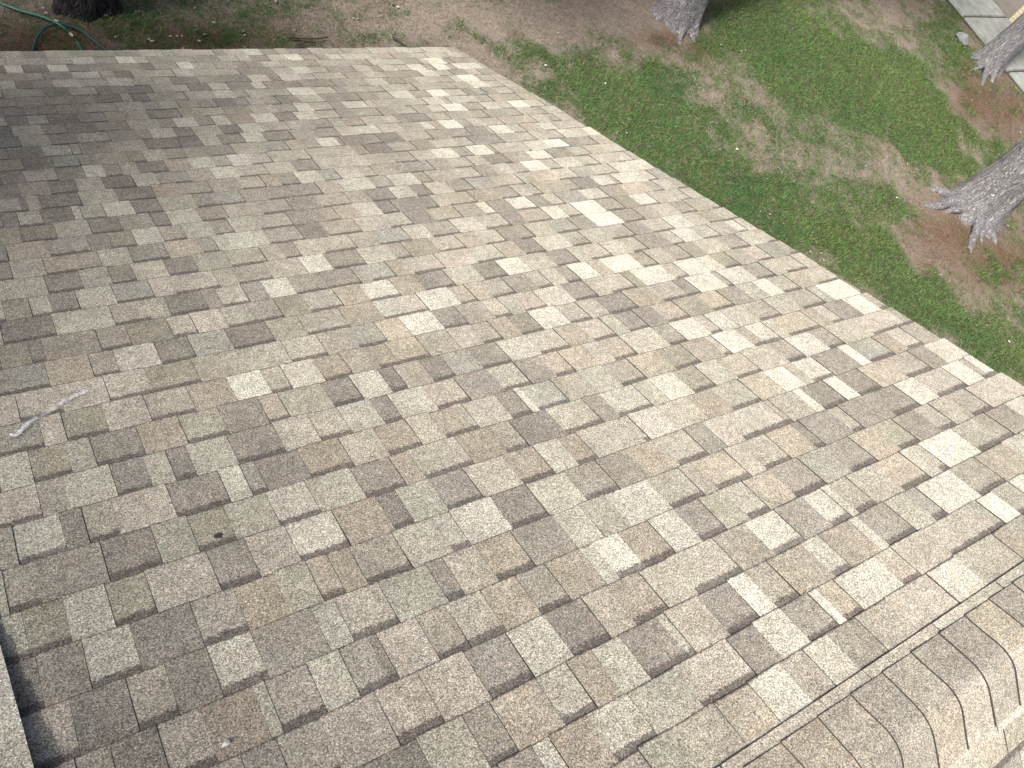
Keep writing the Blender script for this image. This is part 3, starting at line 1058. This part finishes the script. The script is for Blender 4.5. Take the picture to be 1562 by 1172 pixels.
# marks on the shingles: a dried white smear, a dark spot, a scrap of white
def smear(pts, widths, cover):
    V, Fc, A = [], [], []
    P = spline([(*roof_at(*p), 0) for p in pts], 8)
    W = np.interp(np.linspace(0, 1, len(P)), np.linspace(0, 1, len(widths)), widths)
    K = np.interp(np.linspace(0, 1, len(P)), np.linspace(0, 1, len(cover)), cover)
    for i, p in enumerate(P):
        t = P[min(i + 1, len(P) - 1)] - P[max(i - 1, 0)]
        nn = np.array([-t[1], t[0]]) / np.hypot(t[0], t[1])
        for q, s in enumerate((-1, -.4, .4, 1)):
            u_, v_ = p[0] + nn[0] * s * W[i], p[1] + nn[1] * s * W[i]
            V.append(roof(u_, v_, .0135))
            A.append(K[i] * (0 if q in (0, 3) else 1))
    for i in range(len(P) - 1):
        for q in range(3):
            Fc.append((4 * i + q, 4 * i + q + 1, 4 * i + q + 5, 4 * i + q + 4))
    me = mesh_from('smear', V, Fc)
    float_attr(me, 'cover', A)
    return me


me = smear([(16, 667), (27, 668), (48, 648), (75, 634), (95, 620), (118, 608), (135, 601)], [.04, .07, .08, .06, .07, .08, .07], [.9, .95, .5, .4, .6, .65, 1.0])
o = under(main_roof, link('smear', me, MAT['smear']))
o['label'] = 'bluish white dried smear across dark shingles'
MAT['spot'] = plain('dark_spot', (0.055, 0.052, 0.045), 0.95, .1, 150, .5)
u0, v0 = roof_at(332, 820)
vs_ = [roof(u0 + .075 * math.cos(a) * random.uniform(.7, 1.2), v0 + .075 * math.sin(a) * random.uniform(.55, 1.2), .0085) for a in np.linspace(0, 2 * math.pi, 11)[:-1]]
under(main_roof, link('dark_spot', mesh_from('dark_spot', vs_, [tuple(range(10))]), MAT['spot']))


def scrap(name, px, py, r, label):
    u0, v0 = roof_at(px, py)
    c = Vector(roof(u0, v0, .014))
    vs, fs = [c + Vector((0, 0, .008))], []
    for i in range(7):
        a = i * 2 * math.pi / 7
        rr = r * random.uniform(.6, 1.3)
        p = Vector(roof(u0 + rr * math.cos(a) / EX, v0 + .7 * rr * math.sin(a) / EX, .012 + random.uniform(0, .006)))
        vs.append(p)
    fs = [(0, 1 + i, 1 + (i + 1) % 7) for i in range(7)]
    me = mesh_from(name, vs, fs)
    me.materials.append(plain('white_scrap', (0.65, 0.68, 0.72), .7, .3))
    return tag(link(name, me), label, 'scrap')


scrap('paper_scrap', 346, 1140, .011, 'tiny bluish white scrap lying on a dark shingle')

# ------------------------------------------------------------------ trees
def trunk_mesh(base, R, height, lean, flare, lobes, seed, top_r, ring_z, nseg=72):
    rs = random.Random(seed)
    ph = [rs.uniform(0, 6.28) for _ in range(8)]
    V, Fc = [], []
    for zi, z in enumerate(ring_z):
        t = z / height
        r = R + (top_r - R) * t
        zz = max(z, -.1)
        fl = math.exp(-max(zz, 0) / .22)
        fl2 = math.exp(-max(zz, 0) / .75)
        cx, cy = lean[0] * z, lean[1] * z
        for k_ in range(nseg):
            a = 2 * math.pi * k_ / nseg
            lob = 0.0
            for la, lw, ls in lobes:
                da = (a - la + math.pi) % (2 * math.pi) - math.pi
                lob += ls * math.exp(-(da / lw) ** 2)
            rr = r * (1 + flare * (.25 * fl + .22 * fl2) + lob * (fl * .8 + fl2 * .22))
            # bark plates and furrows
            q = mnoise.noise(Vector((math.cos(a) * 3.2, math.sin(a) * 3.2, z * 1.1 + seed)))
            q2 = abs(mnoise.noise(Vector((math.cos(a) * 8 + seed, math.sin(a) * 8, z * 2.4))))
            rr += r * (.07 * q + .11 * (q2 - .2))
            V.append((base[0] + cx + rr * math.cos(a), base[1] + cy + rr * math.sin(a), z))
    for i in range(len(ring_z) - 1):
        for k_ in range(nseg):
            k2 = (k_ + 1) % nseg
            Fc.append((i * nseg + k_, i * nseg + k2, (i + 1) * nseg + k2, (i + 1) * nseg + k_))
    return mesh_from('trunk', V, Fc, True)


def crown_data(base, lean, z0, z1, rad, n, seed):
    r_ = np.random.default_rng(seed)
    centres = []
    limbs_v, limbs_f = [], []
    nl = 16
    for i in range(nl):
        z = z0 + (z1 - z0) * (i + .5) / nl
        a = i * 2.4 + r_.uniform(-.4, .4)
        t = (z - z0) / (z1 - z0)
        L = rad * (1.05 - .75 * t) * r_.uniform(.7, 1.1)
        p0 = np.array([base[0] + lean[0] * z, base[1] + lean[1] * z, z])
        d = np.array([math.cos(a), math.sin(a), .25])
        p1 = p0 + d * L * .5 + np.array([0, 0, -.05 * L]); p2 = p0 + d * L
        v, f = tube([p0, p1, p2], [.07 * (1.2 - t), .045 * (1.2 - t), .012], 6)
        k0 = len(limbs_v)
        limbs_v += list(v); limbs_f += [tuple(q + k0 for q in g) for g in f]
        for s in np.linspace(.3, 1.05, 6):
            centres.append(p0 + d * L * s + r_.normal(0, .14 * rad, 3) * np.array([1, 1, .6]))
    centres = np.array(centres)
    ci = r_.integers(0, len(centres), n)
    P = centres[ci] + r_.normal(0, .13 * rad, (n, 3)) * np.array([1, 1, .55])
    s = r_.uniform(.08, .22, n)
    a = r_.normal(0, 1, (n, 3)); a /= np.linalg.norm(a, axis=1)[:, None]
    b = r_.normal(0, 1, (n, 3)); b -= a * (a * b).sum(1)[:, None]; b /= np.linalg.norm(b, axis=1)[:, None]
    V = np.concatenate([P - a * s[:, None], P + a * s[:, None], P + b * (s * .55)[:, None]])
    i = np.arange(n)
    T = np.stack([i, i + n, i + 2 * n], 1)
    C = lerp((.03, .06, .018), (.075, .11, .03), r_.uniform(0, 1, n))
    C = np.concatenate([C, C, C])
    return V, T, C, limbs_v, limbs_f


def tree(name, px, R, lean, flare, lobes, mat, label, seed, height=13.0, z0=7.5, crown_r=2.6, n=5000, roots=(), pos=None, top_r=None):
    b = ground_at(*px) if pos is None else np.array(pos)
    root = empty(name, (b[0], b[1], 0))
    tag(root, label, 'tree', 'trees around the house')
    rz = np.concatenate([[-.12, -.05], np.linspace(0, 1.2, 34), np.linspace(1.26, 4, 44), np.linspace(4.3, height, 24)])
    me = trunk_mesh((0, 0), R, height, lean, flare, lobes, seed, top_r if top_r else R * .35, rz)
    tr = link('trunk', me, mat); tr.parent = root
    for tip, r0, wob in roots:
        g = ground_at(*tip)
        d = np.array([g[0] - b[0], g[1] - b[1], 0])
        L = np.linalg.norm(d); d /= L
        side = np.array([-d[1], d[0], 0])
        pts = [d * R * .55 + [0, 0, .20], d * (R * .55 + (L - R * .55) * .35) + side * wob + [0, 0, .085], d * (R * .55 + (L - R * .55) * .7) - side * wob * .6 + [0, 0, .015], d * L + [0, 0, -.05]]
        P = spline(pts, 9)
        rad = np.interp(np.linspace(0, 1, len(P)), [0, .4, .8, 1], [r0 * 1.25, r0 * .85, r0 * .5, .02])
        rad = rad * np.array([1 + .16 * mnoise.noise(Vector((i * .35, seed, r0 * 9))) for i in range(len(P))])
        v, f = tube(P, rad, 12)
        # flatten slightly
        ro = link('root', mesh_from('root', v, f, True), mat); ro.parent = tr
    V, T, C, lv, lf = crown_data((0, 0), lean, z0, height + .5, crown_r, n, seed)
    me = mesh_tris('crown', V, T)
    colour_attr(me, 'tint', np.concatenate([C, np.ones((len(C), 1))], 1))
    cr = link('crown', me, MAT['leafcrown']); cr.parent = root
    lb = link('limbs', mesh_from('limbs', lv, lf, True), MAT['limb']); lb.parent = tr
    return root


A = math.radians
tree('pine_tree', (1484, 317), .37, (.0, .0), .55, [(A(150), .35, .55), (A(205), .3, .45), (A(255), .28, .55), (A(300), .25, .5), (A(60), .4, .3)],
     MAT['bark'], 'broad grey tree trunk with long spreading roots on bare soil', 3,
     roots=[((1414, 286), .11, .05), ((1405, 312), .12, -.04), ((1482, 390), .09, .03), ((1522, 378), .09, -.04), ((1440, 325), .09, .03), ((1500, 375), .07, .02)], n=4200)
tree('pine_tree', (1505, 98), .255, (.0, .0), .5, [(A(190), .35, .4), (A(240), .3, .5), (A(285), .3, .4), (A(130), .3, .3)],
     MAT['bark'], 'slender grey tree trunk beside the concrete path', 5,
     roots=[((1478, 88), .07, .03), ((1494, 138), .07, -.02), ((1516, 132), .07, .03), ((1482, 110), .06, .02)], n=3600)
tree('pine_tree', (1031, 26), .30, (-.06, .02), .5, [(A(175), .4, .45), (A(235), .35, .35), (A(290), .3, .45)],
     MAT['bark'], 'dark grey tree trunk between bare soil and green lawn', 8, roots=[((987, 14), .09, .02), ((1040, 68), .08, .02), ((1063, 66), .07, .02)], n=4200)
tree('pine_tree', (128, -3), .25, (-.0, .0), .4, [(A(215), .3, .5), (A(260), .3, .35), (A(330), .3, .4)],
     MAT['bark_shaded'], 'tree trunk, its shade painted in nearly black, behind the green garden hose', 12, roots=[((112, 30), .09, .02), ((170, 22), .09, .02)], n=5200, z0=6.0, crown_r=3.0)

# ------------------------------------------------------------------ garden hose, rock, sticks, path, brick wall
def hose(name, pts, r, mat, label, lift):
    P = []
    for (x, y), h in zip(pts, lift):
        g = ground_at(x, y, .02 + h)
        P.append(g)
    S = spline(P, 10)
    v, f = tube(S, r, 10)
    o = link(name, mesh_from(name, v, f, True), mat)
    return tag(o, label, 'hose')


ho = empty('garden_hose', tuple(ground_at(105, 48)))
tag(ho, 'bright green garden hose ending in a brass coupling', 'hose')
P = spline([ground_at(x, y, .02 + h) for (x, y), h in zip([(-70, -30), (-30, -9), (0, 5), (30, 16), (62, 25), (84, 34), (98, 43), (107, 51)], [.0, .0, .0, .01, .03, .05, .04, .0])], 10)
v, f = tube(P, .0135, 10)
rel(ho, link('tubing', mesh_from('tubing', v, f, True), MAT['hose']))
a_, b_ = ground_at(106, 50, .022), ground_at(112, 56, .02)
v, f = tube([a_, a_ * .4 + b_ * .6, b_], [.017, .017, .012], 10)
rel(ho, link('coupling', mesh_from('coupling', v, f), MAT['brass']))
hose('garden_hose', [(118, 64), (122, 71), (126, 78), (131, 90), (120, 120), (80, 160)], .0125, MAT['hose'], 'short bright green hose length running under the eave', [.0, .012, .012, .012, .01, .01])
hose('garden_hose', [(30, 130), (44, 92), (50, 76), (56, 59), (66, 45), (82, 38), (98, 38), (114, 42), (130, 51), (147, 65), (166, 80), (200, 110)], .012, MAT['hosedark'],
     'dark teal hose loop arching across the pine needles', [.0, .0, .0, .02, .03, .03, .03, .03, .02, .01, .0, .0])


def rock(px, py, r, label, name='rock'):
    g = ground_at(px, py)
    me = bpy.data.meshes.new('rock')
    import bmesh
    bm = bmesh.new()
    bmesh.ops.create_icosphere(bm, subdivisions=3, radius=1)
    for v in bm.verts:
        n = mnoise.noise(v.co * 1.1 + Vector((px, py, 0))) * .45
        q = v.co * (1 + n)
        # flat broken facets
        for ax in (Vector((.7, .2, .68)), Vector((-.6, .5, .62)), Vector((-.3, -.8, .5)), Vector((.5, -.6, .6))):
            ax.normalize()
            d = q.dot(ax)
            if d > .72:
                q -= ax * (d - .72) * .85
        v.co = Vector((q.x * r, q.y * r * .8, q.z * r * .62))
    bm.to_mesh(me); bm.free()
    o = link(name, me, MAT['rock'])
    o.location = (g[0], g[1], r * .3)
    return tag(o, label, 'rock')


rock(1465, 63, .19, 'grey lump of rock near the path edge')
for i, (pts, r, lab) in enumerate([([(440, 58), (462, 60), (485, 61), (500, 58)], .011, 'dark crooked stick on bare soil just past the eave'),
                                   ([(455, 70), (470, 66), (492, 70)], .011, 'thin dark twig lying under the crooked stick'),
                                   ([(598, 58), (608, 65), (620, 71)], .012, 'short dark stick on soil beside the grass tufts')]):
    P = spline([ground_at(x, y, .03) + np.array([0, 0, random.uniform(0, .02)]) for x, y in pts], 6)
    v, f = tube(P, np.linspace(r, r * .5, len(P)), 7)
    tag(link('stick', mesh_from('stick', v, f, True), MAT['stick']), lab, 'stick')

path = empty('path', (15.3, 2.0, 0))
path['kind'] = 'structure'
v, f = box(15.17, 17.1, -6, 12, -.1, .012)
rel(path, link('bedding', mesh_from('bedding', v, f), MAT['joint']))
ysl = [3.45 - 1.62 * i for i in range(-4, 6)]


def slab_mesh(x0, x1, y0, y1, z1):
    import bmesh
    me = bpy.data.meshes.new('slab')
    bm = bmesh.new()
    vs, fs = box(x0, x1, y0, y1, -.06, z1)
    bv_ = [bm.verts.new(p) for p in vs]
    for q in fs:
        bm.faces.new([bv_[i] for i in q])
    bmesh.ops.bevel(bm, geom=[e_ for e_ in bm.edges], offset=.014, segments=2, affect='EDGES')
    bm.to_mesh(me); bm.free()
    return me


for y in ysl:
    me = slab_mesh(15.24, 17.02, y - 1.60, y - .025, .05 + random.uniform(-.006, .008))
    rel(path, link('slab', me, MAT['concrete']))
for i, y in enumerate(ysl):
    v, f = box(17.06, 20.5, y - 1.60, y - .02, -.06, .03)
    if y > 4.5:
        rel(path, link('patio_slab', mesh_from('patio_slab', v, f), MAT['patio']))
v, f = box(17.06, 20.5, 1.87, 3.43 + 1.59, -.06, .028)
rel(path, link('patio_slab', mesh_from('patio_slab', v, f), MAT['patio']))

wall = empty('brick_wall', (17.2, 2.2, 0))
tag(wall, 'cream brick wall corner rising from the patio by the path', 'wall')
WY1, WY0, WX = 3.40, 1.0, 17.10
v, f = box(WX + .008, WX + .22, WY0, WY1 - .008, -.05, 3.0)
rel(wall, link('mortar', mesh_from('mortar', v, f), MAT['mortar']))
bl, bh, bw = .215, .066, .1
proto = {}


def brick_mesh(length):
    kq = round(length, 3)
    if kq not in proto:
        v, f = box(0, bw, -length, 0, 0, bh)
        me = mesh_from('brick', v, f)
        me.materials.append(MAT['brick'])
        proto[kq] = me
    return proto[kq]


for c in range(38):
    z = .03 + c * (bh + .011)
    y = WY1
    first = True
    while y > WY0 + .05:
        L = bl if not (first and c % 2) else bl / 2
        first = False
        L = min(L, y - WY0)
        if c < 16 and y > 2.1:
            o = rel(wall, link('brick', brick_mesh(L)))
            o.location = (WX + random.uniform(-.003, .003), y, z)
        y -= L + .011
V, Fc = [], []
for c in range(38):
    z = .03 + c * (bh + .011)
    y = WY1; first = True
    while y > WY0 + .05:
        L = bl if not (first and c % 2) else bl / 2
        first = False
        L = min(L, y - WY0)
        if not (c < 16 and y > 2.1):
            v, f = box(WX, WX + bw, y - L, y, z, z + bh)
            n = len(V); V += v; Fc += [tuple(q + n for q in g) for g in f]
        y -= L + .011
rel(wall, link('brickwork', mesh_from('brickwork', V, Fc), MAT['brick'], kind='stuff'))

# ------------------------------------------------------------------ unseen trees added beside the house so their crowns shade the roof
for i, (x, y, lab) in enumerate([(-10.85, -6.0, 'unseen leafy pine added behind the raised roof side to shade the roof'), (-11.1, -2.7, 'unseen leafy pine added left of the house to shade the roof'), (-11.5, .6, 'unseen leafy pine added off the front corner of the house for shade')]):
    tree('added_shade_tree', None, .3, (.0, .0), .4, [(1, .4, .3)], MAT['bark'], lab, 21 + i, pos=(x, y, 0), height=13, z0=5.5, crown_r=2.3, n=20000)
